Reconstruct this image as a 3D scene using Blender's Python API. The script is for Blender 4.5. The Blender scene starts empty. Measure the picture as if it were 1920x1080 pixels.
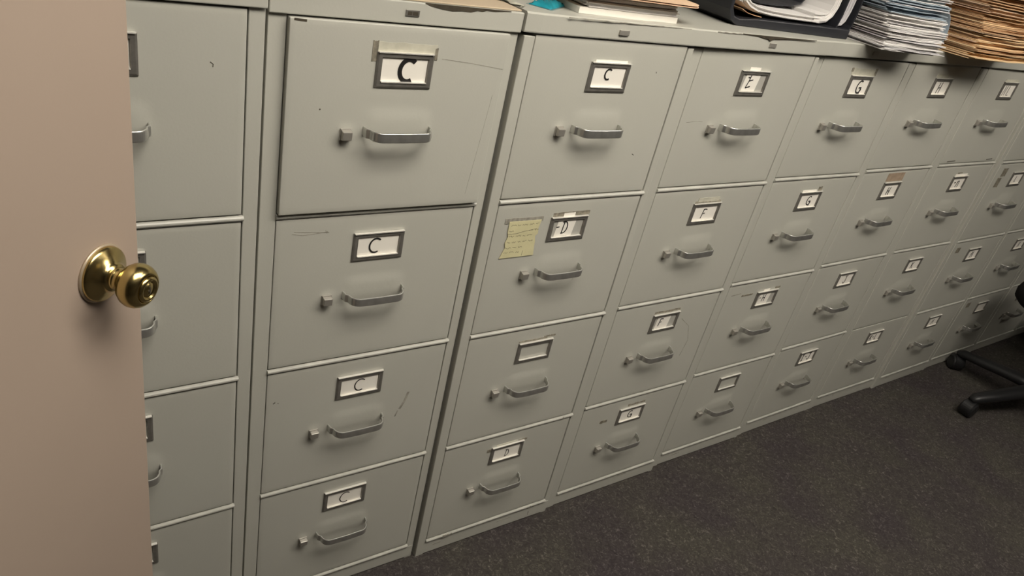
import bpy, bmesh, math, random
from mathutils import Vector, Matrix
random.seed(7)
S = bpy.context.scene
C = S.collection
PI = math.pi

# ------------------------------------------------------------ camera
cam_d = bpy.data.cameras.new('camera'); cam = bpy.data.objects.new('camera', cam_d); C.objects.link(cam)
S.camera = cam
r = Vector((0.82136975, -0.53523534, 0.19716712)); u = Vector((0.13558216, 0.51896299, 0.84397565)); f = Vector((0.55404803, 0.66648372, -0.49882886))
cam.matrix_world = Matrix(((r.x, u.x, -f.x, 0.23176), (r.y, u.y, -f.y, -1.03561), (r.z, u.z, -f.z, 1.50781), (0, 0, 0, 1)))
cam_d.sensor_width = 36; cam_d.lens = 1413.655 / 1920 * 36
cam_d.shift_x = 0.01375; cam_d.shift_y = 0.01342; cam_d.clip_start = 0.02

# ------------------------------------------------------------ world, exposure
W = bpy.data.worlds.new('world'); S.world = W; W.use_nodes = True
W.node_tree.nodes['Background'].inputs[0].default_value = (1.0, 0.92, 0.84, 1)
W.node_tree.nodes['Background'].inputs[1].default_value = 0.05
S.view_settings.view_transform = 'Standard'; S.view_settings.look = 'None'
S.view_settings.exposure = 0.0; S.view_settings.gamma = 1.0; S.view_settings.use_curve_mapping = False

# inferred ceiling troffer, then two added to brighten the right side: (x, y, watts)
LAMPS = [(1.00, -0.88, 16.2), (2.5, -1.20, 12.5), (4.9, -1.5, 4.5)]
CEIL = 2.35

# ------------------------------------------------------------ materials
def mat(name, col, rough=0.5, metal=0.0, spec=0.5, noise=0.0, nscale=8.0, bump=0.0, bscale=200.0, coat=0.0, alpha=None):
    m = bpy.data.materials.new(name); m.use_nodes = True
    nt = m.node_tree; b = nt.nodes['Principled BSDF']
    b.inputs['Base Color'].default_value = (*col, 1); b.inputs['Roughness'].default_value = rough
    b.inputs['Metallic'].default_value = metal; b.inputs['Specular IOR Level'].default_value = spec
    b.inputs['Coat Weight'].default_value = coat
    if alpha is not None: b.inputs['Alpha'].default_value = alpha
    tc = nt.nodes.new('ShaderNodeTexCoord')
    if noise:
        n = nt.nodes.new('ShaderNodeTexNoise'); n.inputs['Scale'].default_value = nscale; n.inputs['Detail'].default_value = 5
        nt.links.new(tc.outputs['Object'], n.inputs['Vector'])
        rp = nt.nodes.new('ShaderNodeValToRGB')
        rp.color_ramp.elements[0].position = 0.3; rp.color_ramp.elements[1].position = 0.7
        rp.color_ramp.elements[0].color = (*[c * (1 - noise) for c in col], 1)
        rp.color_ramp.elements[1].color = (*[min(1, c * (1 + noise)) for c in col], 1)
        nt.links.new(n.outputs['Fac'], rp.inputs['Fac']); nt.links.new(rp.outputs['Color'], b.inputs['Base Color'])
    if bump:
        n2 = nt.nodes.new('ShaderNodeTexNoise'); n2.inputs['Scale'].default_value = bscale; n2.inputs['Detail'].default_value = 3
        nt.links.new(tc.outputs['Object'], n2.inputs['Vector'])
        bp = nt.nodes.new('ShaderNodeBump'); bp.inputs['Strength'].default_value = bump; bp.inputs['Distance'].default_value = 0.001
        nt.links.new(n2.outputs['Fac'], bp.inputs['Height']); nt.links.new(bp.outputs['Normal'], b.inputs['Normal'])
    return m

M = {}
M['paint'] = mat('putty_enamel', (0.455, 0.451, 0.400), 0.42, 0, 0.4, noise=0.04, nscale=3.0, bump=0.12, bscale=260)
M['paint_edge'] = mat('worn_enamel_edge', (0.455, 0.451, 0.405), 0.4, 0, 0.45, noise=0.12, nscale=22.0)
M['steel'] = mat('brushed_chrome', (0.60, 0.60, 0.57), 0.30, 0.85, 0.5, noise=0.10, nscale=60)
M['latch'] = mat('latch_grey', (0.42, 0.40, 0.36), 0.4, 0.6, 0.5)
M['lip'] = mat('chrome_edge_highlight', (0.90, 0.88, 0.82), 0.26, 0.5, 0.6)  # pale colour paints the highlight along the holder lips
M['holder'] = mat('holder_nickel', (0.25, 0.238, 0.215), 0.38, 0.6, 0.5, noise=0.15, nscale=60)
M['card'] = mat('card_paper', (0.80, 0.77, 0.70), 0.7, 0, 0.2)
M['card_grey'] = mat('card_sleeve_grey', (0.40, 0.39, 0.35), 0.45, 0, 0.4)
M['ink'] = mat('black_marker_ink', (0.012, 0.011, 0.01), 0.6, 0, 0.3)
M['pencil'] = mat('pencil_grey', (0.19, 0.175, 0.12), 0.7, 0, 0.2)
M['faint'] = mat('faded_ink', (0.27, 0.25, 0.22), 0.7, 0, 0.2)
M['scuff'] = mat('scuff_grey', (0.31, 0.295, 0.25), 0.6, 0, 0.3, noise=0.35, nscale=90)
M['chip'] = mat('bare_chip', (0.06, 0.05, 0.035), 0.6, 0, 0.3, noise=0.3, nscale=60)
M['tape'] = mat('old_clear_tape', (0.50, 0.485, 0.40), 0.22, 0, 0.5, noise=0.12, nscale=70)
M['tape_dark'] = mat('tape_residue', (0.22, 0.20, 0.155), 0.5, 0, 0.4, noise=0.5, nscale=120)
M['tape_brown'] = mat('masking_tape', (0.33, 0.25, 0.18), 0.6, 0, 0.3, noise=0.2, nscale=60)
M['note'] = mat('yellow_note', (0.60, 0.56, 0.34), 0.75, 0, 0.2, noise=0.07, nscale=30)
M['black'] = mat('black_plastic', (0.012, 0.012, 0.013), 0.42, 0, 0.5)
M['fabric'] = mat('black_fabric', (0.012, 0.011, 0.011), 0.95, 0, 0.1, bump=0.5, bscale=700)
M['vinyl'] = mat('black_vinyl', (0.02, 0.021, 0.026), 0.38, 0, 0.5, bump=0.2, bscale=400)
M['bag'] = mat('black_glossy_plastic', (0.02, 0.023, 0.022), 0.16, 0, 0.8)
M['paper'] = mat('white_paper', (0.78, 0.76, 0.74), 0.75, 0, 0.2)
M['paper2'] = mat('greyish_paper', (0.60, 0.59, 0.60), 0.75, 0, 0.2)
M['paper_blue'] = mat('pale_blue_paper', (0.36, 0.43, 0.49), 0.7, 0, 0.2)
M['manila'] = mat('manila_card', (0.74, 0.53, 0.36), 0.7, 0, 0.2, noise=0.06, nscale=12)
M['manila2'] = mat('old_manila_card', (0.60, 0.385, 0.215), 0.75, 0, 0.2, noise=0.1, nscale=12)
M['manila3'] = mat('highlight_manila_card', (0.82, 0.60, 0.35), 0.7, 0, 0.2, noise=0.06, nscale=12)  # lighter manila: the lit overhang low in the pile, put into the colour
M['kraft'] = mat('tan_board', (0.53, 0.43, 0.31), 0.6, 0, 0.3, noise=0.05, nscale=5)
M['teal'] = mat('teal_plastic', (0.02, 0.27, 0.34), 0.2, 0, 0.6, noise=0.35, nscale=25)
M['film'] = mat('clear_film', (0.25, 0.5, 0.52), 0.12, 0, 0.6, alpha=0.25)
M['door'] = mat('pinkish_beige_door_paint', (0.40, 0.318, 0.258), 0.5, 0, 0.35, noise=0.03, nscale=2.5, bump=0.1, bscale=90)
M['brass'] = mat('polished_brass', (0.56, 0.44, 0.19), 0.22, 1.0, 0.5, noise=0.1, nscale=30, bump=0.12, bscale=120)
M['brass_dull'] = mat('pale_worn_metal', (0.55, 0.46, 0.34), 0.4, 0.6, 0.5)
M['wall'] = mat('wall_paint', (0.09, 0.08, 0.07), 0.8, 0, 0.2, bump=0.1, bscale=150)
M['ceiling'] = mat('ceiling_tile', (0.14, 0.137, 0.128), 0.9, 0, 0.1, noise=0.05, nscale=80)
M['vinylbase'] = mat('dark_base', (0.05, 0.045, 0.04), 0.5)
M['lampframe'] = mat('lamp_white_metal', (0.7, 0.7, 0.66), 0.4)
M['writing_light'] = mat('plate_lettering', (0.55, 0.52, 0.47), 0.4, 0.3)

def emis(name, col, st):
    m = bpy.data.materials.new(name); m.use_nodes = True; nt = m.node_tree
    b = nt.nodes['Principled BSDF']; b.inputs['Base Color'].default_value = (0.8, 0.8, 0.8, 1)
    b.inputs['Emission Color'].default_value = (*col, 1); b.inputs['Emission Strength'].default_value = st
    return m

def carpet():
    m = bpy.data.materials.new('grey_loop_carpet'); m.use_nodes = True; nt = m.node_tree
    b = nt.nodes['Principled BSDF']; b.inputs['Roughness'].default_value = 0.95; b.inputs['Specular IOR Level'].default_value = 0.1
    tc = nt.nodes.new('ShaderNodeTexCoord')
    n = nt.nodes.new('ShaderNodeTexNoise'); n.inputs['Scale'].default_value = 85; n.inputs['Detail'].default_value = 6; n.inputs['Roughness'].default_value = 0.75; n.inputs['Distortion'].default_value = 1.4
    nt.links.new(tc.outputs['Object'], n.inputs['Vector'])
    rp = nt.nodes.new('ShaderNodeValToRGB'); e = rp.color_ramp.elements
    e[0].position = 0.36; e[0].color = (0.044, 0.040, 0.038, 1)
    e[1].position = 0.74; e[1].color = (0.24, 0.225, 0.205, 1)
    a = e.new(0.56); a.color = (0.076, 0.070, 0.064, 1)
    nt.links.new(n.outputs['Fac'], rp.inputs['Fac'])
    n2 = nt.nodes.new('ShaderNodeTexNoise'); n2.inputs['Scale'].default_value = 5; n2.inputs['Detail'].default_value = 3
    nt.links.new(tc.outputs['Object'], n2.inputs['Vector'])
    mx = nt.nodes.new('ShaderNodeMix'); mx.data_type = 'RGBA'; mx.blend_type = 'MULTIPLY'; mx.inputs['Factor'].default_value = 1
    r2 = nt.nodes.new('ShaderNodeValToRGB'); r2.color_ramp.elements[0].color = (0.82, 0.76, 0.84, 1); r2.color_ramp.elements[1].color = (1, 1, 0.92, 1)
    r2.color_ramp.elements[0].position = 0.35; r2.color_ramp.elements[1].position = 0.65
    nt.links.new(n2.outputs['Fac'], r2.inputs['Fac'])
    nt.links.new(rp.outputs['Color'], mx.inputs['A']); nt.links.new(r2.outputs['Color'], mx.inputs['B'])
    nt.links.new(mx.outputs['Result'], b.inputs['Base Color'])
    bp = nt.nodes.new('ShaderNodeBump'); bp.inputs['Strength'].default_value = 0.9; bp.inputs['Distance'].default_value = 0.004
    nt.links.new(n.outputs['Fac'], bp.inputs['Height']); nt.links.new(bp.outputs['Normal'], b.inputs['Normal'])
    return m
M['carpet'] = carpet()

# ------------------------------------------------------------ mesh helpers
class MB:
    def __init__(s): s.v = []; s.f = []
    def add(s, vs, fs):
        n = len(s.v); s.v += [tuple(v) for v in vs]; s.f += [tuple(i + n for i in q) for q in fs]; return s
    def box(s, x0, x1, y0, y1, z0, z1):
        return s.add([(x0, y0, z0), (x1, y0, z0), (x1, y1, z0), (x0, y1, z0), (x0, y0, z1), (x1, y0, z1), (x1, y1, z1), (x0, y1, z1)],
                     [(0, 3, 2, 1), (4, 5, 6, 7), (0, 1, 5, 4), (1, 2, 6, 5), (2, 3, 7, 6), (3, 0, 4, 7)])
    def extrude(s, poly, axis, a, b):
        """closed outline in the two remaining axes, pushed along axis from a to b"""
        def P(p, t):
            if axis == 'y': return (p[0], t, p[1])
            if axis == 'z': return (p[0], p[1], t)
            return (t, p[0], p[1])
        n = len(poly)
        return s.add([P(p, a) for p in poly] + [P(p, b) for p in poly],
                     [tuple(range(n)), tuple(range(2 * n - 1, n - 1, -1))] + [(i, n + i, n + (i + 1) % n, (i + 1) % n) for i in range(n)])
    def lathe(s, prof, o, ax, n=40):
        ax = Vector(ax).normalized(); t = ax.orthogonal().normalized(); w = ax.cross(t); o = Vector(o); vs = []
        for (d, rad) in prof:
            for k in range(n):
                a = 2 * PI * k / n; vs.append(o + ax * d + (t * math.cos(a) + w * math.sin(a)) * rad)
        fs = []
        for i in range(len(prof) - 1):
            for k in range(n):
                fs.append((i * n + k, i * n + (k + 1) % n, (i + 1) * n + (k + 1) % n, (i + 1) * n + k))
        fs.append(tuple(range(n - 1, -1, -1))); fs.append(tuple(range((len(prof) - 1) * n, len(prof) * n)))
        return s.add(vs, fs)
    def tube(s, pts, rads, n=12, flat=1.0):
        pts = [Vector(p) for p in pts]; vs = []
        for i, p in enumerate(pts):
            d = (pts[min(i + 1, len(pts) - 1)] - pts[max(i - 1, 0)]).normalized()
            w = d.cross(Vector((0, 0, 1)))
            w = Vector((1, 0, 0)) if w.length < 1e-4 else w.normalized()
            q = w.cross(d).normalized()
            for k in range(n):
                a = 2 * PI * k / n; vs.append(p + (w * math.cos(a) + q * math.sin(a) * flat) * rads[i])
        fs = [(i * n + k, i * n + (k + 1) % n, (i + 1) * n + (k + 1) % n, (i + 1) * n + k) for i in range(len(pts) - 1) for k in range(n)]
        fs += [tuple(range(n - 1, -1, -1)), tuple(range((len(pts) - 1) * n, len(pts) * n))]
        return s.add(vs, fs)
    def ribbon(s, pts, w, y=-0.0003, t=0.00025):
        """pen stroke lying on a vertical front face: points (x, z)"""
        n = len(pts); Ls = []; Rs = []
        for i in range(n):
            a = Vector(pts[max(0, i - 1)]); b = Vector(pts[min(n - 1, i + 1)]); d = b - a
            d = d.normalized() if d.length > 1e-9 else Vector((1, 0)); q = Vector((-d.y, d.x)) * (w if not callable(w) else w(i / (n - 1))) / 2
            p = Vector(pts[i]); Ls.append(p + q); Rs.append(p - q)
        for i in range(n - 1):
            quad = [Ls[i], Rs[i], Rs[i + 1], Ls[i + 1]]
            s.add([(p.x, y, p.y) for p in quad] + [(p.x, y - t, p.y) for p in quad],
                  [(0, 1, 2, 3), (7, 6, 5, 4), (0, 4, 5, 1), (1, 5, 6, 2), (2, 6, 7, 3), (3, 7, 4, 0)])
        return s
    def data(s, name, m, smooth=False):
        me = bpy.data.meshes.new(name); me.from_pydata(s.v, [], s.f); me.validate()
        bm = bmesh.new(); bm.from_mesh(me); bmesh.ops.recalc_face_normals(bm, faces=bm.faces); bm.to_mesh(me); bm.free()
        me.materials.append(m)
        if smooth:
            for p in me.polygons: p.use_smooth = True
        return me

def link(name, me, parent=None, loc=(0, 0, 0), bevel=0, seg=2, auto=None):
    o = bpy.data.objects.new(name, me); C.objects.link(o); o.location = loc
    if parent: o.parent = parent
    if bevel:
        b = o.modifiers.new('bevel', 'BEVEL'); b.width = bevel; b.segments = seg; b.limit_method = 'ANGLE'; b.angle_limit = 0.6
        b.harden_normals = False
    return o
def make(name, mb, m, parent=None, loc=(0, 0, 0), bevel=0, seg=2, smooth=False):
    return link(name, mb.data(name, m, smooth), parent, loc, bevel, seg)
def tag(o, label, cat, group=None):
    o['label'] = label; o['category'] = cat
    if group: o['group'] = group
    return o
def thing(name, label, cat, loc=(0, 0, 0), rz=0, group=None):
    o = bpy.data.objects.new(name, None); C.objects.link(o); o.location = loc; o.rotation_euler = (0, 0, rz); o.empty_display_size = 0.1
    return tag(o, label, cat, group)
def struct(name, mb, m, bevel=0):
    o = make(name, mb, m, bevel=bevel); o['kind'] = 'structure'; return o

# ------------------------------------------------------------ room
X0, X1, Y0, Y1 = -1.9, 5.6, -3.4, 0.78
struct('floor', MB().box(X0 - .1, X1 + .1, Y0 - .1, Y1 + .1, -0.1, 0), M['carpet'])
struct('ceiling', MB().box(X0 - .1, X1 + .1, Y0 - .1, Y1 + .1, CEIL, CEIL + 0.1), M['ceiling'])
struct('wall_back', MB().box(X0 - .1, X1 + .1, Y1, Y1 + .1, 0, CEIL), M['wall'])
struct('wall_front', MB().box(X0 - .1, X1 + .1, Y0 - .1, Y0, 0, CEIL), M['wall'])
struct('wall_left', MB().box(X0 - .1, X0, Y0, Y1, 0, CEIL), M['wall'])
struct('wall_right', MB().box(X1, X1 + .1, Y0, Y1, 0, CEIL), M['wall'])
struct('baseboard_right', MB().box(X1 - .012, X1, Y0, Y1, 0, 0.1), M['vinylbase'], bevel=0.002)

for i, (lx, ly, wt) in enumerate(LAMPS):
    t = thing('ceiling_light', ['bright rectangular ceiling light above the filing cabinets', 'added dimmer ceiling light in the middle, brightening the right half of the cabinets', 'added dim fill light on the ceiling at the far end beyond the office chair'][i], 'light', (lx, ly, CEIL))
    fr = MB()
    for q in ((-.62, .62, -.32, -.30), (-.62, .62, .30, .32), (-.62, -.60, -.30, .30), (.60, .62, -.30, .30)):
        fr.box(*q, -0.03, 0)
    make('frame', fr, M['lampframe'], t)
    make('diffuser', MB().box(-.6, .6, -.3, .3, -0.012, -0.002), emis('lit_diffuser', (1.0, 0.925, 0.815), wt), t)

# ------------------------------------------------------------ handwriting
def arc(cx, cy, rx, ry, a0, a1, n=14):
    return [(cx + rx * math.cos(math.radians(a0 + (a1 - a0) * i / n)), cy + ry * math.sin(math.radians(a0 + (a1 - a0) * i / n))) for i in range(n + 1)]
GL = {
    'C': [arc(.50, .5, .50, .5, 48, 300, 20)],
    'D': [[(.1, 0), (.13, .5), (.18, 1)], [(-.05, .96), (.2, 1.0)] + arc(.2, .5, .42, .5, 85, -85, 14) + [(.02, .0)]],
    'E': [[(.32, 1.05), (.26, .6), (.06, .0)], [(.06, .0), (.68, .14)], [(.26, .58), (.80, .68)], [(-.02, .86), (.34, .84)]],
    'F': [[(.2, 1.0), (.14, .5), (.08, 0)], [(.12, .97), (.4, .98), (.72, .94)], [(.14, .52), (.5, .55)]],
    'G': [arc(.48, .5, .44, .5, 55, 330, 18) + [(.78, .42)], [(.42, .42), (.85, .44)], [(.78, .42), (.74, -.12)]],
    'H': [[(.1, 0), (.16, 1)], [(.62, 0), (.66, 1.04)], [(.12, .5), (.64, .54)]],
    'I': [[(.3, 0), (.32, 1)], [(.12, .0), (.5, .02)], [(.12, .98), (.52, 1)]],
    'J': [[(.5, 1), (.52, .3)] + arc(.3, .25, .22, .25, 0, -170, 8), [(.2, 1), (.75, 1.02)]],
    'K': [[(.12, 0), (.16, 1)], [(.62, 1), (.16, .45)], [(.28, .58), (.66, 0)]],
    'L': [[(.2, 1), (.16, .05), (.62, .08)]],
    'M': [[(.05, 0), (.14, .95), (.36, .4), (.6, .98), (.68, 0)]],
    'N': [[(.08, 0), (.12, 1), (.55, .05), (.6, 1)]],
    'n': [[(.05, 0), (.1, .7)], [(.08, .4), (.3, .75), (.5, .65), (.55, .0)]],
    '-': [[(0, .55), (.35, .57)]],
    '?': [[(.0, .8), (.3, .6), (.1, .35), (.4, .2)]],
}
def write(mb, text, cx, cz, h, w, y, sp=0.95, slant=0.12):
    wd = h * 0.85
    x = cx - wd * sp * len(text) / 2
    for ch in text:
        for st in GL.get(ch, []):
            mb.ribbon([(x + p[0] * wd + slant * (p[1] - .5) * h * .5, cz + (p[1] - .5) * h) for p in st], w * 1.5, y)
        x += wd * sp * (0.7 if ch == '-' else 1)

# ------------------------------------------------------------ drawer hardware meshes (shared)
HW, HH = 0.0480, 0.0272            # label holder half width and height
def holder_mesh():
    m = MB(); iw, ih = 0.0385, 0.0185
    o = [(-HW, -HH), (HW, -HH), (HW, HH), (-HW, HH)]; mid = [(-HW + .003, -HH + .003), (HW - .003, -HH + .003), (HW - .003, HH - .003), (-HW + .003, HH - .003)]
    i1 = [(-iw - .001, -ih - .001), (iw + .001, -ih - .001), (iw + .001, ih + .001), (-iw - .001, ih + .001)]; i2 = [(-iw, -ih), (iw, -ih), (iw, ih), (-iw, ih)]
    rings = [(o, 0.0), (o, -0.0018), (mid, -0.0034), (i1, -0.0034), (i2, -0.0010), (i2, 0.0)]
    vs = []; fs = []
    for pts, y in rings: vs += [(p[0], y, p[1]) for p in pts]
    nr = len(rings)
    for k in range(nr):
        for j in range(4):
            a = k * 4 + j; b = k * 4 + (j + 1) % 4; c = ((k + 1) % nr) * 4 + (j + 1) % 4; d = ((k + 1) % nr) * 4 + j
            fs.append((a, b, c, d))
    m.add(vs, fs)
    m.box(-HW + .0015, HW - .0015, -0.0056, -0.0005, HH - .0012, HH + .0004)       # rolled top lip
    m.extrude([(-iw, -ih), (iw, -ih), (iw, -ih + .0016), (-iw, -ih + .0016)], 'y', -0.0052, -0.0008)   # lower card lip
    me = m.data('label_holder', M['holder']); me.materials.append(M['lip'])
    for p in me.polygons:
        if max(me.vertices[v].co.y for v in p.vertices) < -.0002 and min(me.vertices[v].co.y for v in p.vertices) < -.0050: p.material_index = 1
    return me
def handle_data():
    # build as quad strips so that the outline is clean
    half, d, hz, th = 0.0585, 0.034, 0.0077, 0.0024
    def path(h, dd, rr):
        L = [(-h, 0.0), (-h + .0015, -dd * .35)]
        L += [(-h + .006 + rr * (1 - math.cos(math.radians(x))), -dd + rr * (1 - math.sin(math.radians(x)))) for x in range(0, 91, 10)]
        L += [(0, -dd - 0.0008)]
        return L + [(-p[0], p[1]) for p in L[:-1]][::-1]
    # crowned strap: cross-section ring around (offset, z)
    sec = [(0, -hz), (.0005, -hz * .75), (.0007, 0), (.0005, hz * .75), (0, hz), (-th, hz), (-th, -hz)]
    ns = len(sec); rows = []
    for off, z in sec:
        rows.append([(p[0], p[1], z) for p in path(half + off, d + off, 0.018 + off)])
    n = len(rows[0]); vs = [v for rw in rows for v in rw]; fs = []
    for a in range(ns):
        b = (a + 1) % ns
        for k in range(n - 1): fs.append((a * n + k, a * n + k + 1, b * n + k + 1, b * n + k))
    fs += [tuple(a * n for a in range(ns)), tuple(a * n + n - 1 for a in reversed(range(ns)))]
    return MB().add(vs, fs).data('handle', M['steel'])
def latch_mesh():
    m = MB()
    m.box(-.0090, .0090, -.0035, 0, -.0095, .0095)
    m.extrude([(-.0035, -.0078), (-.011, -.0072), (-.012, .0066), (-.0035, .0080)], 'x', -.0078, .0078)
    return m.data('latch', M['latch'])
ME_H, ME_HA, ME_L = holder_mesh(), handle_data(), latch_mesh()
ME_CARD = MB().box(-.038, .038, -.0008, 0, -.0183, .0183).data('card', M['card'])

# ------------------------------------------------------------ filing cabinets
ZL = [1.2732, 0.970, 0.6645, 0.3578, 0.0532]
TOP = 1.306
DEPTH = 0.68
# L, R, y, yaw, dz, gap at the drawer's right, inter-cabinet gap, label, cards (text, size, offset, style)
CAB = [
    dict(L=.1965, R=.5617, y=-.0015, yaw=-.004, dz=.003, gr=.002, ic=.006, sr=.0245),
    dict(L=.619, R=.9842, y=.0055, yaw=-.016, dz=-.0035, gr=.0025, ic=.0075, sr=.0210),
    dict(L=1.0357, R=1.3987, y=-.0086, yaw=-.014, dz=-.0006, gr=.0045, ic=.002, sr=.020),
    dict(L=1.4534, R=1.8218, y=-.0061, yaw=-.0085, dz=-.002, gr=.0045, ic=.002, sr=.018),
    dict(L=1.8765, R=2.2417, y=.0027, yaw=-.009, dz=-.0026, gr=.004, ic=.002, sr=.014),
    dict(L=2.2885, R=2.6469, y=.0048, yaw=.002, dz=.0018, gr=.005, ic=.003, sr=.018),
    dict(L=2.7002, R=3.0696, y=.0072, yaw=-.008, dz=.0016, gr=.005, ic=.003, sr=.018),
    dict(L=3.1152, R=3.4827, y=-.0033, yaw=-.003, dz=.0022, gr=.005, ic=.003, sr=.018),
    dict(L=3.5277, R=3.8965, y=-.0002, yaw=-.006, dz=.0002, gr=.005, ic=.003, sr=.018),
    dict(L=3.9430, R=4.3110, y=.0000, yaw=-.004, dz=.0, gr=.005, ic=.003, sr=.018),
    dict(L=4.3570, R=4.7250, y=.0000, yaw=-.004, dz=.0, gr=.005, ic=.003, sr=.018),
]
LABELS = [
    'putty-grey steel filing cabinet half hidden behind the open door, leftmost of the row',
    'grey filing cabinet with a C card on all four drawers, top drawer slightly open',
    'grey filing cabinet with a yellow note taped on its second drawer',
    'putty-grey filing cabinet with drawer cards E, F, F and G from top to bottom',
    'grey filing cabinet with cards G, G, H and an empty holder at the bottom',
    'grey filing cabinet under the brown folder pile, H cards on its top two drawers',
    'grey filing cabinet with a K card above a K-L card on its lower two drawers',
    'grey filing cabinet with an L card on its second drawer, near the right edge',
    'dim grey filing cabinet directly behind the castors of the black office chair',
    'dim filing cabinet at the right edge, partly hidden by the office chair seat',
    'shaded filing cabinet behind the black plastic bag at the right end of the row',
]
# cards per drawer: (text, letter height, x offset, z offset, stroke, material, kind)
CARDS = [
    [('', 0, 0, 0, 0, 'ink', 'full')] * 4,
    [('C', .034, .006, .0005, .0048, 'ink', 'full'), ('C', .027, -.0055, .0010, .0020, 'ink', 'full'), ('C', .027, .001, .000, .0015, 'ink', 'full'), ('C', .028, .001, -.001, .0014, 'ink', 'full')],
    [('C', .019, -.002, .006, .0021, 'ink', 'full'), ('-D', .026, -.0085, .003, .0016, 'ink', 'off'), None, ('D', .021, .004, -.001, .0010, 'ink', 'full')],
    [('E', .026, -.009, .003, .0017, 'ink', 'off'), ('F', .024, .0, .0, .0014, 'ink', 'full'), ('F', .022, -.012, .002, .0016, 'ink', 'off'), ('G', .022, .0, .001, .0018, 'ink', 'full')],
    [('G', .030, .005, .0, .0026, 'ink', 'full'), ('G', .024, .004, .001, .0020, 'ink', 'full'), ('-H', .022, -.010, .004, .0016, 'ink', 'off'), None],
    [('H', .029, -.003, .0, .0018, 'ink', 'full'), ('H', .025, -.003, -.001, .0018, 'ink', 'full'), ('J', .026, .002, .0, .003, 'faint', 'full'), ('I-J', .025, .0, .002, .0022, 'ink', 'full')],
    [('NL', .030, -.002, .0, .0016, 'ink', 'full'), ('-n', .030, .002, .003, .0022, 'ink', 'full'), ('K', .024, -.004, .0, .0018, 'ink', 'full'), ('K-L', .024, .0, .0, .0018, 'ink', 'full')],
    [('K', .026, .0, .0, .0016, 'ink', 'full'), ('L', .024, .0, .0, .0018, 'ink', 'full'), ('M', .028, .0, .0, .0022, 'ink', 'full'), ('M', .024, .0, .0, .0022, 'faint', 'full')],
    [('M', .026, .0, .0, .0018, 'ink', 'full'), ('N', .024, .0, .0, .0018, 'ink', 'full'), ('N', .026, .0, .0, .0020, 'ink', 'full'), ('', .024, .0, .0, .002, 'faint', 'full')],
    [('', .026, .0, .0, .0018, 'ink', 'full')] * 4,
    [('', .026, .0, .0, .0018, 'ink', 'full')] * 4,
]
def torn(x0, x1, z0, z1, seed, n=9, amp=.0018):
    """ragged-edged strip outline"""
    R = random.Random(seed)
    return [(x0 + (x1 - x0) * i / n, z0 + R.uniform(-amp, amp)) for i in range(n + 1)] + [(x1 - (x1 - x0) * i / n, z1 + R.uniform(-amp, amp)) for i in range(n + 1)]
# adhesive remains around the holders: cabinet, drawer -> list of (x0,x1,z0,z1 relative to holder centre, material, name)
TAPES = {
    (1, 0): [(-.054, .052, .026, .041, 'tape'), (-.056, -.047, .012, .042, 'tape_dark'), (.049, .054, .018, .036, 'tape_dark')],
    (2, 0): [(-.038, .038, .027, .0315, 'card')],
    (2, 1): [(-.044, .050, .028, .037, 'tape_dark'), (-.017, .012, .027, .035, 'card')],
    (2, 2): [(-.048, .030, .029, .0325, 'tape_dark'), (.020, .052, .032, .036, 'tape_dark')],
    (2, 3): [(.030, .056, .026, .031, 'tape_dark'), (-.060, -.046, .015, .024, 'tape_dark'), (-.035, .025, .028, .032, 'tape')],
    (3, 0): [(-.022, .012, .027, .034, 'card')],
    (3, 1): [(-.044, .044, .028, .033, 'tape_dark'), (-.036, .036, .031, .041, 'tape')],
    (3, 2): [(-.046, .046, .030, .036, 'tape_dark')],
    (3, 3): [(-.020, .044, .032, .038, 'tape_dark'), (-.110, -.085, -.005, .004, 'tape_dark')],
    (4, 0): [(-.052, .052, .027, .044, 'tape'), (-.056, -.048, .036, .045, 'tape_dark'), (.046, .054, .030, .046, 'tape_dark')],
    (4, 1): [(.026, .042, .028, .040, 'tape_dark'), (-.040, .020, .027, .032, 'card')],
    (4, 2): [(-.020, .006, .027, .033, 'card'), (-.115, -.068, .022, .027, 'tape_dark'), (.030, .052, .030, .035, 'tape_dark')],
    (5, 0): [(-.046, .020, .028, .038, 'tape')],
    (5, 1): [(-.046, .046, .030, .056, 'tape_brown')],
    (6, 0): [(-.044, .044, .027, .034, 'tape')],
    (6, 1): [(-.040, .040, .028, .034, 'card'), (-.030, .0, .036, .040, 'tape_dark')],
    (7, 1): [(-.140, -.105, .015, .045, 'tape_dark'), (-.150, -.120, -.025, .010, 'tape_dark')],
    (7, 2): [(-.155, -.125, .020, .042, 'tape_dark')],
    (8, 3): [(-.155, -.125, .020, .042, 'tape_dark')],
}
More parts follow.
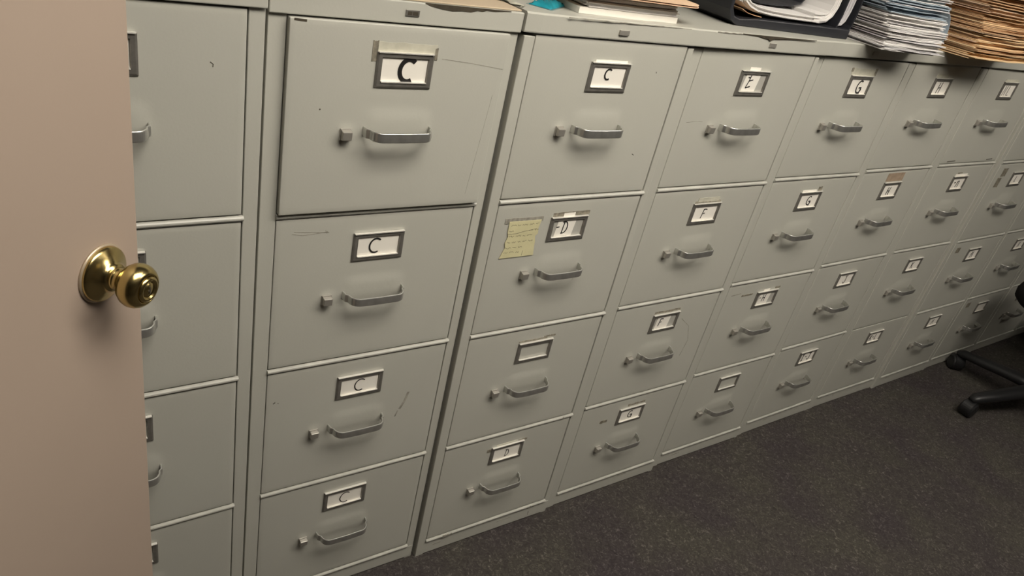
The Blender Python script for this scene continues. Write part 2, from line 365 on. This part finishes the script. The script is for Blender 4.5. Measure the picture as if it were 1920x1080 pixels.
# thin scratches and scuffs, drawer -> (points relative to drawer lower left corner, width, material)
SCUFFS = {
    (1, 0): [([(.245, .2545), (.30, .250), (.362, .243), (.355, .243)], .0009, 'scuff'), ([(.006, .2975), (.014, .297), (.024, .2965)], .0035, 'chip'), ([(.052, .172), (.0535, .1705)], .0022, 'chip'),
             ([(.335, .02), (.345, .12), (.352, .20)], .0006, 'scuff')],
    (0, 0): [([(.318, .228), (.322, .225), (.3215, .221)], .0012, 'chip')],
    (1, 1): [([(.027, .266), (.045, .2625), (.065, .264), (.088, .266), (.083, .269), (.086, .263)], .0010, 'scuff'), ([(.09, .264), (.03, .270)], .0012, 'scuff')],
    (1, 2): [([(.296, .185), (.290, .162), (.281, .143)], .0055, 'scuff'), ([(.278, .140), (.273, .125)], .003, 'scuff'), ([(.013, .225), (.017, .228)], .0018, 'chip'), ([(.022, .224), (.023, .225)], .0018, 'chip')],
    (2, 0): [([(.30, .083), (.306, .080)], .0014, 'chip'), ([(.299, .249), (.3, .246)], .0016, 'chip')],
    (2, 1): [([(.235, .100), (.238, .108)], .0012, 'scuff')],
    (3, 0): [([(.02, .147), (.045, .149), (.07, .1485)], .0010, 'scuff')],
    (3, 2): [([(.30, .10), (.31, .15), (.29, .20), (.25, .23)], .0016, 'scuff')],
    (4, 2): [([(.02, .262), (.06, .265)], .003, 'scuff')],
    (6, 0): [([(.04, .006), (.09, .008)], .003, 'chip'), ([(.30, .006), (.34, .008)], .003, 'chip')],
}
def smooth(t): t = max(0.0, min(1.0, t)); return t * t * (3 - 2 * t)
def drawer_mesh(w, h, d, hp, lp):
    """drawer front pressed from sheet, with low raised bosses where the pull and the latch are fixed"""
    xs = [0, .01, .04] + [.07 + .0062 * i for i in range(34)]; xs = [x for x in xs if x < w - .02] + [w - .01, w]
    zs = [0, .01, .05] + [.085 + .0058 * i for i in range(24)]; zs = [z for z in zs if z < h - .02] + [h - .01, h]
    def boss(x, z):
        a = max(abs(x - hp[0]) - .040, 0); b = max(abs(z - hp[1] - .009) - .008, 0)
        v = .0021 * smooth(1 - math.hypot(a, b) / .024)
        a = math.hypot(x - lp[0], z - lp[1] - .001)
        return max(v, .0016 * smooth(1 - (a - .004) / .016))
    nx, nz = len(xs), len(zs)
    vs = [(x, -boss(x, z), z) for x in xs for z in zs]; fs = []
    for i in range(nx - 1):
        for j in range(nz - 1):
            a = i * nz + j; fs.append((a, a + nz, a + nz + 1, a + 1))
    ring = [(i, 0) for i in range(nx)] + [(nx - 1, j) for j in range(1, nz)] + [(i, nz - 1) for i in range(nx - 2, -1, -1)] + [(0, j) for j in range(nz - 2, 0, -1)]
    b0 = len(vs)
    for i, j in ring: vs.append((xs[i], d, zs[j]))
    n = len(ring)
    for k in range(n):
        a = ring[k][0] * nz + ring[k][1]; b = ring[(k + 1) % n][0] * nz + ring[(k + 1) % n][1]
        fs.append((a, b0 + k, b0 + (k + 1) % n, b))
    fs.append(tuple(range(b0, b0 + n)))
    me = MB().add(vs, fs).data('drawer', M['paint'])
    for p in me.polygons:
        if all(v < nx * nz for v in p.vertices): p.use_smooth = True
    return me
def poly_patch(mb, poly, y, t=.0003): mb.extrude(poly, 'y', y - t, y)

sr_prev = None; xprev = None
for ci, c in enumerate(CAB):
    w = c['R'] - c['L']
    cab = thing('filing_cabinet', LABELS[ci], 'filing cabinet', (c['L'], c['y'], 0), c['yaw'], 'filing cabinets in the row')
    sl = 0.022 if ci == 0 else c['L'] - CAB[ci - 1]['R'] - CAB[ci - 1]['sr'] - CAB[ci - 1]['ic']
    sr = c['sr']; gr = c['gr']; dz = c['dz']; Z = [z + dz for z in ZL]
    if ci > 1: Z[0] = min(Z[0], 1.2733)
    ctop = TOP + dz if ci < 2 else 1.2690
    # carcass: back box, frame stiles, head
    b = MB()
    b.box(-sl + .006, w + sr - .006, .030, DEPTH, 0.004, ctop - .002)
    b.box(-sl, -.0009, .0006, .030, 0, ctop - .001)
    b.box(w + gr, w + sr, .0010, .030, 0, ctop - .001)
    b.box(-.0015, w + gr, .020, .030, 0.004, ctop - .001)
    make('carcass', b, M['paint'], cab, bevel=.0012)
    if ci < 2:
        hd = MB().box(-sl - .0005, w + sr + .001, -.0045, DEPTH, Z[0] + .0012, TOP + dz)
        make('top_panel', hd, M['paint'], cab, bevel=.0016)
        if ci == 1:
            pl = make('name_plate', MB().box(.174, .197, -.0062, -.0045, Z[0] + .0125, Z[0] + .0215), M['holder'], cab, bevel=.0004)
            pm = MB().box(.1772, .1842, -.0066, -.0062, Z[0] + .0143, Z[0] + .0195).box(.1856, .1940, -.0066, -.0062, Z[0] + .0143, Z[0] + .0195)
            make('plate_marks', pm, M['chip'], pl)
            ch = MB(); R = random.Random(3)
            edge = [(.205, 0), (.216, -.0035), (.232, -.006), (.252, -.0078), (.27, -.0062), (.285, -.0068), (.297, -.0035), (.306, -.0042), (.314, -.002), (.330, -.0024), (.345, -.0008), (.36, 0)]
            poly_patch(ch, [(p[0], TOP + dz + p[1] - .0003) for p in edge] + [(.36, TOP + dz + .0005), (.205, TOP + dz + .0005)], -.0045, .0006)
            make('chipped_paint', ch, M['chip'], cab)
    # cross rails and plinth
    for k in range(1, 5):
        if (ci, k) == (6, 3): continue
        prof = [(.02, -.009), (.0, -.009), (-.0022, -.0078), (-.0036, -.0052), (-.0034, -.0026), (-.0016, -.0006), (.002, 0), (.02, 0)]
        rl = MB(); rl.extrude([(p[0], Z[k] + p[1]) for p in prof], 'x', -.0008, w + gr + .001)
        make('cross_rail', rl, M['paint_edge'], cab)
    pp = MB().extrude([(.03, 0.002), (.002, 0.002), (.0005, .004), (.0005, Z[4] - .0095), (.0015, Z[4] - .0092), (.03, Z[4] - .0092)], 'x', -sl + .0002, w + sr - .0002)
    make('plinth', pp, M['paint'], cab, bevel=.0012)
    # plinth and rail chips
    R = random.Random(ci * 11 + 5)
    chips = []
    for _ in range(3 if ci > 0 else 1):
        x = R.uniform(0, w * .9); zc = Z[4] - .011 - R.uniform(0, .02); ln = R.uniform(.01, .05)
        cm = MB(); poly_patch(cm, torn(x, x + ln, zc, zc + R.uniform(.0012, .003), ci * 7 + _, 6, .0006), .0005); chips.append(cm)
    if ci == 2:
        for k, x0, x1 in ((3, .335, .338), (4, .315, .318), (4, .045, .062), (4, .068, .071)):
            chips.append(MB().box(x0, x1, -.0042, .0, Z[k] - .0075, Z[k] - .001))
        chips += [MB().box(.3175, .3200, .0000, .0006, .012, .026), MB().box(.322, .365, .0, .0006, Z[4] - .0125, Z[4] - .0102)]
    if ci in (2, 3):
        chips.append(MB().box(.185 if ci == 2 else .05, .188 if ci == 2 else .058, -.0042, 0, Z[3 if ci == 3 else 2] - .005, Z[3 if ci == 3 else 2] - .003))
    for cm in chips: make('paint_chip', cm, M['scuff'], cab)
    # drawers
    for k in range(4):
        top = Z[k] - (.0015 if k == 0 else .0102); bot = Z[k + 1] + (.0022 if (ci, k + 1) != (6, 3) else -.0075)
        out = 0.0
        if (ci, k) == (1, 0): out = .009
        h = top - bot
        dr = link('drawer', drawer_mesh(w, h, .018 + out, (w / 2 + .0005, .1398 + Z[k + 1] - bot), (.0955, .1355 + Z[k + 1] - bot)), cab, (0, -out, bot), bevel=.0016, seg=3)
        hx = w / 2 - .0005; hz = (Z[k + 1] + (.2362 if k == 0 else .2335)) - bot
        if (ci, k) == (1, 0): dr['label'] = 'top drawer standing slightly open'
        link('label_holder', ME_H, dr, (hx, 0, hz))
        link('handle', ME_HA, dr, (w / 2 + .0005, .0005, .1398 + Z[k + 1] - bot), bevel=.0007)
        link('latch', ME_L, dr, (.0955, -.001, .1355 + Z[k + 1] - bot), bevel=.001)
        cd = CARDS[ci][k]
        if cd:
            txt, lh, ox, oz, sw, inkm, kind = cd
            if kind == 'full': link('card', ME_CARD, dr, (hx, 0, hz))
            else:
                link('card', MB().box(-.038, .038, -.0005, 0, -.0183, .0183).data('card', M['card_grey']), dr, (hx, 0, hz))
                q = MB(); poly_patch(q, [(-.031, -.0165), (.014, -.0165), (.019, .0183), (-.027, .0183)], -.0005, .0006)
                make('card', q, M['card'], dr, (hx, 0, hz))
            if txt:
                q = MB(); write(q, txt, ox, oz, lh, sw, -.0012)
                if (ci, k) == (3, 0): pass
                # keep strokes inside the window of the holder
                q.v = [(max(-.0378, min(.0378, a)), yy, max(-.0175, min(.0178, zz))) for a, yy, zz in q.v]
                make('handwriting', q, M[inkm], dr, (hx, 0, hz))
        for j, (x0, x1, z0, z1, mm) in enumerate(TAPES.get((ci, k), [])):
            q = MB()
            poly_patch(q, torn(x0, x1, z0, z1, ci * 31 + k * 7 + j, 9, .0003 if mm in ('card', 'tape_brown') else .0009), 0.0, .0003 + .0002 * (j + 1))
            make('paper_edge' if mm == 'card' else 'tape_residue', q, M[mm], dr, (hx, 0, hz))
        for pts, sw, mm in SCUFFS.get((ci, k), []):
            q = MB().ribbon([(a, z) for a, z in pts], sw, 0.0, .0002)
            make('scuff_mark', q, M[mm], dr)

# shared steel top over the cabinets from the third one on
tp = thing('steel_top', 'long grey steel top with front lip, over all cabinets right of the all-C cabinet', 'cabinet top', (1.0085, -.0135, 1.27))
pts = [(0, .005), (.03, .001), (.40, -.0045), (.80, -.0010), (.86, .004), (1.26, .0090), (1.70, .0125), (2.1, .0060), (2.5, .0075), (3.75, .0095)]
m = MB()
for (xa, ya), (xb, yb) in zip(pts[:-1], pts[1:]):
    vs = []
    for x, y in ((xa, ya), (xb, yb)):
        vs += [(x, y, .0040), (x, y - .0008, .0060), (x, y - .0008, .0335), (x, y + .0025, .0362), (x + (.014 if x == 0 else 0), .70, .0362), (x + (.014 if x == 0 else 0), .70, .0040)]
    m.add(vs, [(i, (i + 1) % 6, 6 + (i + 1) % 6, 6 + i) for i in range(6)])
m.add([(0, .005, .0040), (0, .0042, .0060), (0, .0042, .0335), (0, .0075, .0362), (.014, .70, .0362), (.014, .70, .0040)], [(0, 1, 2, 3, 4, 5)])
me = m.data('top_sheet', M['paint'])
bm = bmesh.new(); bm.from_mesh(me); bmesh.ops.remove_doubles(bm, verts=bm.verts, dist=1e-5); bmesh.ops.recalc_face_normals(bm, faces=bm.faces); bm.to_mesh(me); bm.free()
link('top_sheet', me, tp)
for x, yy, w_, h_ in ((.213, -.0046, .0115, .0045), (.638, -.004, .011, .0045), (1.045, .003, .011, .0045)):
    p_ = make('name_plate', MB().box(x - w_, x + w_, yy - .0012, yy + .003, .0165 - h_ + .001, .0165 + h_ + .001), M['latch'], tp, bevel=.0004)
chm = MB()
e = [(.53, 0), (.585, -.0016), (.60, -.0045), (.615, -.0052), (.622, -.0095), (.632, -.0045), (.65, -.0035), (.69, -.0015), (.75, -.0006), (.78, 0)]
poly_patch(chm, [(p[0], .0345 + p[1]) for p in e] + [(.78, .0358), (.53, .0358)], -.0046, .0008)
make('chipped_paint', chm, M['chip'], tp)
for x0, x1, yy in ((.08, .38, -.0040), (.455, .53, -.0048)):
    ed = MB(); poly_patch(ed, torn(x0, x1, .0338, .0352, int(x0 * 100), 14, .0006), yy, .0008)
    make('worn_edge', ed, M['scuff'], tp)

# ------------------------------------------------------------ taped note on the D drawer
nt_ = thing('paper_note', 'yellow handwritten paper note taped beside the D card on the second drawer', 'note', (1.0615, -.0096, .8435), -.014)
nt_.scale = (.96, 1, .95)
q = MB(); R = random.Random(5)
left = [(.0, 0), (.004, .012), (.009, .024), (.006, .036), (.010, .05), (.007, .06), (.0065, .084)]
right = [(.0865, .083), (.083, .064), (.085, .052), (.079, .046), (.0825, .034), (.0835, .02), (.086, 0.0)]
q.extrude(left + right, 'y', -.0012, -.0004); make('sheet', q, M['note'], nt_)
q = MB().extrude(torn(-.004, .091, .080, .091, 4, 8, .0006), 'y', -.0003, .0001); make('tape', q, M['tape_dark'] if False else M['scuff'], nt_)
q = MB()
rows = [(.075, .012, .078), (.063, .010, .02), (.0615, .060, .078), (.050, .012, .066), (.036, .012, .074), (.023, .010, .055), (.012, .008, .050)]
for zz, xa, xb in rows:
    x = xa
    while x < xb:
        n = R.randint(5, 9); st = [(x + i * .0016, zz + R.uniform(-.002, .0022)) for i in range(n)]
        q.ribbon(st, .0008, -.0012, .0002); x += n * .0016 + .003
q.ribbon([(.008, .0555), (.03, .056), (.05, .060), (.078, .0635)], .0008, -.0012, .0002)
q.ribbon([(.055, .002), (.056, .014)], .0007, -.0012, .0002)
make('handwriting', q, M['pencil'], nt_)

# ------------------------------------------------------------ things on the cabinet tops
ZT = 1.3064
# tan board on the second cabinet
q = MB().extrude([(.575, .004), (1.004, .002), (1.008, .40), (.575, .40)], 'z', 1.3030, 1.3052)
tag(make('board_sheet', q, M['kraft'], bevel=.0006), 'tan board sheet covering the top of the cabinet with four C cards', 'board')
# strip of curled clear tape at the joint
q = MB(); pt = [(.985, .12), (1.0, .09), (.998, .065), (1.012, .05), (1.008, .035), (1.02, .02), (1.012, .012)]
vs = []
for i, (x, y) in enumerate(pt): vs += [(x - .006, y, 1.3066 + .0016 * (i % 2)), (x + .006, y + .004, 1.3074 + .002 * ((i + 1) % 2))]
vs += [(a, b, z + .0006) for a, b, z in vs]
n = len(pt)
fs = [(2 * i, 2 * i + 1, 2 * i + 3, 2 * i + 2) for i in range(n - 1)] + [(2 * n + 2 * i, 2 * n + 2 * i + 2, 2 * n + 2 * i + 3, 2 * n + 2 * i + 1) for i in range(n - 1)]
q.add(vs, fs); tag(make('tape_scrap', q, M['tape']), 'curled scrap of yellowed tape over the joint left of the teal packet', 'tape')
# teal packet
t = thing('plastic_packet', 'teal translucent plastic packet left of the neat white paper stack', 'packet', (1.098, .058, ZT), .60)
q = MB(); nx, ny = 14, 8; vs = []
for top_ in (0, 1):
    for i in range(nx + 1):
        for j in range(ny + 1):
            a = i / nx - .5; b_ = j / ny - .5
            hgt = .008 * max(0, 1 - (2 * a) ** 4) * max(0, 1 - (2 * b_) ** 4) + .0022 * math.sin(a * 31) * math.cos(b_ * 17)
            vs.append((a * .085, b_ * .040, (0.0004 if not top_ else max(.001, .001 + hgt))))
N = (nx + 1) * (ny + 1); fs = []
for i in range(nx):
    for j in range(ny):
        a = i * (ny + 1) + j; fs.append((a, a + 1, a + ny + 2, a + ny + 1)); fs.append((N + a, N + a + ny + 1, N + a + ny + 2, N + a + 1))
for i in range(nx):
    for j in (0, ny): a = i * (ny + 1) + j; fs.append((a, a + ny + 1, N + a + ny + 1, N + a))
for j in range(ny):
    for i in (0, nx): a = i * (ny + 1) + j; fs.append((a, a + 1, N + a + 1, N + a))
q.add(vs, fs); make('contents', q, M['teal'], t, smooth=True)
q = MB().box(-.046, .056, -.024, .024, .0, .0008); make('film', q, M['film'], t)

def sheet_mesh(name, w_, d_, th, m_, R, wave=.001, lift=0.0, nx=12, ny=6, round_=0.0, sag=0.0):
    vs = []; p1, p2, p3 = 1.2 + R.uniform(-.12, .12), .7 + R.uniform(-.2, .2), 6.5
    for s_ in (0, 1):
        for i in range(nx + 1):
            for j in range(ny + 1):
                x = (i / nx - .5) * w_; y = j / ny * d_
                if round_ and j == 0 and i in (0, nx): x *= 1 - round_ / w_; y += round_ * .25
                edge = max(0, 1 - j / ny * 3)
                z = wave * (math.sin(p1 + i / nx * p3) + .5 * math.sin(p2 + i / nx * 17)) * edge + lift * edge * (i / nx) ** 3 - sag * max(0, 1 - y / .09)
                vs.append((x, y + .0006 * math.sin(i * 2.3 + p2), z + th * s_))
    N = (nx + 1) * (ny + 1); fs = []
    for i in range(nx):
        for j in range(ny):
            a = i * (ny + 1) + j; fs.append((a, a + 1, a + ny + 2, a + ny + 1)); fs.append((N + a, N + a + ny + 1, N + a + ny + 2, N + a + 1))
    for i in range(nx):
        for j in (0, ny): a = i * (ny + 1) + j; fs.append((a, a + ny + 1, N + a + ny + 1, N + a))
    for j in range(ny):
        for i in (0, nx): a = i * (ny + 1) + j; fs.append((a, a + 1, N + a + 1, N + a))
    return MB().add(vs, fs).data(name, m_)

# neat white stack with a manila folder on it
R = random.Random(21); z = ZT
pad = link('paper_pad', sheet_mesh('paper_pad', .236, .27, .0105, M['card'], R, wave=.0002), loc=(1.253, .012, z)); pad.rotation_euler.z = -.035
tag(pad, 'thick pale pad at the bottom of the neat white paper stack', 'pad'); z += .0112
for i in range(10):
    th = R.uniform(.0016, .0027)
    me = sheet_mesh('document', .216 + .004 * (i % 3), .26, th, M['paper'] if R.random() < .75 else M['paper2'], R, wave=.0003)
    o = link('document', me, loc=(1.262 + R.uniform(-.003, .003) - i * .0006, .014 + R.uniform(-.003, .003) + i * .0004, z)); o.rotation_euler.z = -.035 + R.uniform(-.012, .012)
    tag(o, 'white document in the neat stack under the manila folder, right of the teal packet', 'document', 'documents in the neat white stack'); z += th + .0002
t = thing('manila_folder', 'pale manila folder with rounded corner lying on the neat white paper stack', 'folder', (1.262, -.008, z + .0008), -.05)
def rrect(w_, d_, rr, y0=0):
    P_ = []
    for cx, cy, a0 in ((w_ / 2 - rr, y0 + rr, -90), (w_ / 2 - rr, y0 + d_ - rr, 0), (-w_ / 2 + rr, y0 + d_ - rr, 90), (-w_ / 2 + rr, y0 + rr, 180)):
        P_ += [(cx + rr * math.cos(math.radians(a0 + k * 15)), cy + rr * math.sin(math.radians(a0 + k * 15))) for k in range(7)]
    return P_
make('back_leaf', MB().extrude(rrect(.30, .24, .032), 'z', 0, .0010), M['manila'], t)
make('paper_filling', MB().box(-.12, .11, .030, .22, .0010, .0032), M['paper2'], t)
make('front_leaf', MB().extrude(rrect(.30, .232, .032, .001), 'z', .0032, .0046), M['manila'], t)

# open black binder
t = thing('ring_binder', 'open black binder full of white papers, left of the tall paper stack', 'binder', (1.765, .155, ZT), -.085)
q = MB()   # cover, folded up on the left
prof = [(-.195, .060), (-.192, .030), (-.180, .010), (-.160, .001), (-.10, 0), (.205, 0), (.205, .022), (-.10, .018), (-.155, .014), (-.172, .018), (-.183, .034), (-.186, .060)]
q.extrude(prof, 'y', -.118, .16); make('cover', q, M['vinyl'], t, bevel=.002)
def bent(pts, th, y0, y1, m_, name, parent, layers=1, jit=0, R=random.Random(2)):
    """sheets following a curve in the x-z plane"""
    q = MB()
    for L_ in range(layers):
        off = th * L_; P_ = []; Q_ = []
        for i, p in enumerate(pts):
            a = Vector(pts[max(0, i - 1)]); b = Vector(pts[min(len(pts) - 1, i + 1)]); d = (b - a).normalized(); nrm = Vector((-d.y, d.x))
            P_.append(Vector(p) + nrm * off); Q_.append(Vector(p) + nrm * (off + th * .82))
        dy = R.uniform(-jit, jit)
        for i in range(len(pts) - 1):
            q.extrude([tuple(P_[i]), tuple(P_[i + 1]), tuple(Q_[i + 1]), tuple(Q_[i])], 'y', y0 + dy, y1 + dy)
    return make(name, q, m_, parent)
base = [(-.148, .046), (-.13, .036), (-.105, .029), (-.06, .025), (.0, .0235), (.06, .0235), (.10, .0240)]
bent(base, .0016, -.105, .13, M['paper'], 'page_block', t, layers=8, jit=.006)
bent([(-.150, .033), (-.13, .026), (-.105, .0222), (-.085, .0212)], .0012, -.110, .1, M['manila2'], 'divider', t, layers=1, jit=.003)
curl = [(.085, .0245), (.108, .025), (.130, .029), (.145, .042), (.153, .062), (.156, .10), (.157, .16)]
bent(curl, .0022, -.104, .13, M['paper'], 'curled_page_block', t, layers=9, jit=.004)
bent([(.158, .020), (.164, .05), (.168, .16)], -.0045, -.112, .15, M['vinyl'], 'divider_board', t)
curl2 = [(.170, .024), (.184, .026), (.194, .036), (.200, .058), (.203, .10), (.204, .16)]
bent(curl2, .0022, -.102, .13, M['paper2'], 'curled_page_block', t, layers=9, jit=.004)
bent([(.200, .019), (.207, .030), (.210, .055), (.213, .16)], -.004, -.114, .15, M['vinyl'], 'rear_cover', t)
bent([(-.04, .040), (.02, .041), (.06, .044), (.09, .052), (.112, .075)], .004, -.05, .13, M['vinyl'], 'flap', t)

# tall untidy white stack
R = random.Random(12); z = ZT
for i in range(76):
    th = R.uniform(.0008, .0023); tt = i / 75
    blue = 34 <= i <= 48 and R.random() < .75
    mm = M['paper_blue'] if blue else (M['paper'] if R.random() < .7 else M['paper2'])
    y = -.060 + .010 * tt + R.uniform(-.008, .008) + (.016 * min(1, max(0, tt - .25) * 5)); x = 2.098 + R.uniform(-.010, .010) + .006 * math.sin(tt * 7) + .09 * max(0, tt - .62)
    if i < 8: y -= .006
    me = sheet_mesh('document', .210 + R.uniform(-.006, .010), .279, th, mm, R, wave=.0006, lift=.0, sag=0)
    o = link('document', me, loc=(x, y, z)); o.rotation_euler.z = -.13 + R.uniform(-.06, .06)
    if blue: tag(o, 'pale blue document halfway up the tall untidy white paper stack', 'document', 'pale blue documents in the tall paper stack')
    else: tag(o, 'white document in the tall untidy stack between black binder and brown folders', 'document', 'documents in the tall untidy white stack')
    z += th + .0008
# drooping blue sheet at its right side
q = MB(); vs = []
for i in range(13):
    a = i / 12; x = 2.170 + .105 * math.sin(a * 1.5); zz = 1.415 - .072 * a * a - .01 * a
    for y in (-.052 + .012 * a, .15): vs += [(x, y, zz), (x + .0010, y, zz + .0012)]
fs = []
for i in range(12):
    a = i * 4; fs += [(a, a + 2, a + 6, a + 4), (a + 1, a + 5, a + 7, a + 3), (a, a + 4, a + 5, a + 1), (a + 2, a + 3, a + 7, a + 6)]
q.add(vs, fs); tag(make('document', q, M['paper_blue'], smooth=True), 'pale blue sheet drooping over the right side of the tall white paper stack', 'document')

# brown folder pile
R = random.Random(33); z = ZT
for i in range(68):
    tt = i / 67; th = R.uniform(.0018, .0034)
    mm = M['manila3'] if (i < 8 or (i < 38 and R.random() < .35)) else (M['manila2'] if R.random() < .62 else M['manila'])
    me = sheet_mesh('manila_folder', .298 + R.uniform(-.008, .008), .238, th * .8, mm, R, wave=.0009, round_=.008)
    o = link('manila_folder', me, loc=(2.525 + R.uniform(-.009, .009), -.080 + R.uniform(-.014, .014) + .025 * max(0, tt - .1), z)); o.rotation_euler.z = -.05 + R.uniform(-.065, .065)
    tag(o, 'worn brown manila folder in the tall pile overhanging the cabinets at the right', 'folder', 'manila folders in the tall brown pile'); z += th + .0003

# ------------------------------------------------------------ door with brass knob
E_ = Vector((.3862, -.1735)); tdir = Vector((.766, .643)); ndir = Vector((.643, -.766))
A_ = E_ - tdir * .80
d_ = bpy.data.objects.new('door_1', MB().box(-.80, 0, 0, .040, .012, 2.05).data('door_1', M['door'])); C.objects.link(d_); d_['kind'] = 'structure'
d_.location = (E_.x, E_.y, 0); d_.rotation_euler.z = math.atan2(tdir.y, tdir.x)
bv = d_.modifiers.new('bevel', 'BEVEL'); bv.width = .002; bv.segments = 2
KX, KZ = -.060, 1.0225
ks = MB(); ks.lathe([(0, .0325), (.003, .0330), (.006, .0325), (.0075, .0305), (.0100, .025), (.0135, .0195), (.0165, .0165), (.019, .0160)], (KX, 0, KZ), (0, -1, 0), 48)
rose = make('door_knob', ks, M['brass'], d_, smooth=True); rose['label'] = 'polished brass rose and knob'
make('rose_backing', MB().lathe([(-.0002, .0350), (.002, .0350), (.0028, .0335)], (KX, 0, KZ), (0, -1, 0), 48), M['brass_dull'], rose, smooth=True)
kb = MB().lathe([(.017, .0125), (.020, .0122), (.0225, .0135), (.024, .0125), (.0275, .0115), (.031, .0122), (.034, .0165), (.038, .0215), (.043, .0247), (.049, .0262), (.055, .0256), (.060, .0235), (.0635, .0205), (.0655, .0172), (.0652, .0164), (.0640, .0160)], (KX, 0, KZ), (0, -1, 0), 56)
kn = make('knob', kb, M['brass'], rose, smooth=True); kn.scale.y = .93
kc = MB().lathe([(.0630, .0158), (.0665, .0150), (.0682, .0125), (.0680, .0108), (.0655, .0100), (.0655, .0088), (.0672, .0080), (.0676, .002)], (KX, 0, KZ), (0, -1, 0), 40)
lk = make('lock_cylinder', kc, M['brass'], rose, smooth=True); lk.scale.y = .93
kh = make('keyhole', MB().box(KX - .0008, KX + .0008, -.0682, -.0674, KZ - .0045, KZ + .0045).box(KX - .0030, KX + .0012, -.0682, -.0674, KZ - .001, KZ + .0008), M['chip'], rose); kh.scale.y = .93

# ------------------------------------------------------------ office chair
HC = Vector((3.665, -.375))
t = thing('office_chair', 'black five-star office chair on castors at the right edge by the cabinets', 'chair', (HC.x, HC.y, 0))
for k in range(5):
    a = math.radians(88 + 72 * k); dx, dy = math.cos(a), math.sin(a)
    rr_ = [.03, .08, .16, .24, .322, .343]; zz_ = [.125, .120, .108, .094, .082, .074]; ra = [.036, .034, .031, .028, .024, .014]
    lg = make('base_leg', MB().tube([(dx * r_, dy * r_, z_) for r_, z_ in zip(rr_, zz_)], ra, 14, .72), M['black'], t, smooth=True)
    cx_, cy_ = dx * .330, dy * .330
    sw = a + .9 + k; wx, wy = math.cos(sw), math.sin(sw)
    cs = MB()
    for s_ in (-1, 1):
        cs.lathe([(0.002 * s_, .029), (.004 * s_, .032), (.020 * s_, .032), (.025 * s_, .0275), (.026 * s_, .012)], (cx_, cy_, .032), (wx, wy, 0), 28)
    cs.lathe([(.04, .0125), (.072, .0115)], (cx_, cy_, 0), (0, 0, 1), 16)
    hood = []
    px_, py_ = -wy, wx
    cs.lathe([(-.019, .034), (.019, .034)], (cx_, cy_, .036), (wx, wy, 0), 28)
    make('castor', cs, M['black'], lg, smooth=False)
make('column', MB().lathe([(.075, .034), (.135, .034), (.14, .028), (.24, .026), (.24, .016), (.40, .016)], (0, 0, 0), (0, 0, 1), 28), M['black'], t, smooth=True)
q = MB(); n = 40; rings = [(.405, .80), (.410, .90), (.430, .985), (.455, 1.0), (.478, .97), (.492, .88), (.498, .60)]
vs = []
for zz, s_ in rings:
    for k in range(n):
        a = 2 * PI * k / n; c_, s2 = math.cos(a), math.sin(a)
        vs.append((math.copysign(abs(c_) ** .62, c_) * .235 * s_, math.copysign(abs(s2) ** .62, s2) * .235 * s_, zz))
fs = [(i * n + k, i * n + (k + 1) % n, (i + 1) * n + (k + 1) % n, (i + 1) * n + k) for i in range(len(rings) - 1) for k in range(n)] + [tuple(range(n - 1, -1, -1)), tuple(range((len(rings) - 1) * n, len(rings) * n))]
st = make('seat', q.add(vs, fs), M['fabric'], t, (.110, .052, .0), smooth=True)
q = MB()
vs = []; N1, N2 = 16, 12
for s_ in (0, 1):
    for i in range(N1 + 1):
        for j in range(N2 + 1):
            a = i / N1 * 2 - 1; b_ = j / N2 * 2 - 1
            k_ = 1 - .18 * abs(b_) ** 4; yy = a * .22 * k_; zz = .78 + b_ * .22 * (1 - .15 * abs(a) ** 4)
            vs.append((.385 + .05 * (zz - .6) - .03 * a * a + (.045 if s_ else 0) * (1 - .7 * max(abs(a), abs(b_)) ** 6), yy, zz))
N = (N1 + 1) * (N2 + 1); fs = []
for i in range(N1):
    for j in range(N2):
        a = i * (N2 + 1) + j; fs.append((a, a + 1, a + N2 + 2, a + N2 + 1)); fs.append((N + a, N + a + N2 + 1, N + a + N2 + 2, N + a + 1))
for i in range(N1):
    for j in (0, N2): a = i * (N2 + 1) + j; fs.append((a, a + N2 + 1, N + a + N2 + 1, N + a))
for j in range(N2):
    for i in (0, N1): a = i * (N2 + 1) + j; fs.append((a, a + 1, N + a + 1, N + a))
make('backrest', q.add(vs, fs), M['fabric'], t, (0, .052, 0), smooth=True)  # unseen backrest, placed on this side to shade the lower right cabinets
make('back_support', MB().tube([(.10, .03, .40), (.30, .045, .395), (.425, .052, .43), (.442, .052, .56), (.445, .052, .74)], [.022, .022, .02, .018, .016], 12, .6), M['black'], t, smooth=True)

# ------------------------------------------------------------ glossy bag on the floor
q = MB(); n1, n2 = 40, 26; vs = []
for i in range(n2 + 1):
    ph = PI * i / n2 - PI / 2
    for k in range(n1):
        a = 2 * PI * k / n1
        rr_ = 1 + .07 * math.sin(a * 5 + ph * 4) + .05 * math.sin(a * 9 - ph * 7) + .05 * math.sin(ph * 13 + a * 2)
        vs.append((.17 * rr_ * math.cos(ph) * math.cos(a), .12 * rr_ * math.cos(ph) * math.sin(a), max(0, .11 + .12 * rr_ * math.sin(ph))))
fs = [(i * n1 + k, i * n1 + (k + 1) % n1, (i + 1) * n1 + (k + 1) % n1, (i + 1) * n1 + k) for i in range(n2) for k in range(n1)]
tag(make('plastic_bag', q.add(vs, fs), M['bag'], loc=(4.46, -.16, .0005), smooth=True), 'glossy black crumpled bag on the carpet at the right edge behind the chair base', 'bag')
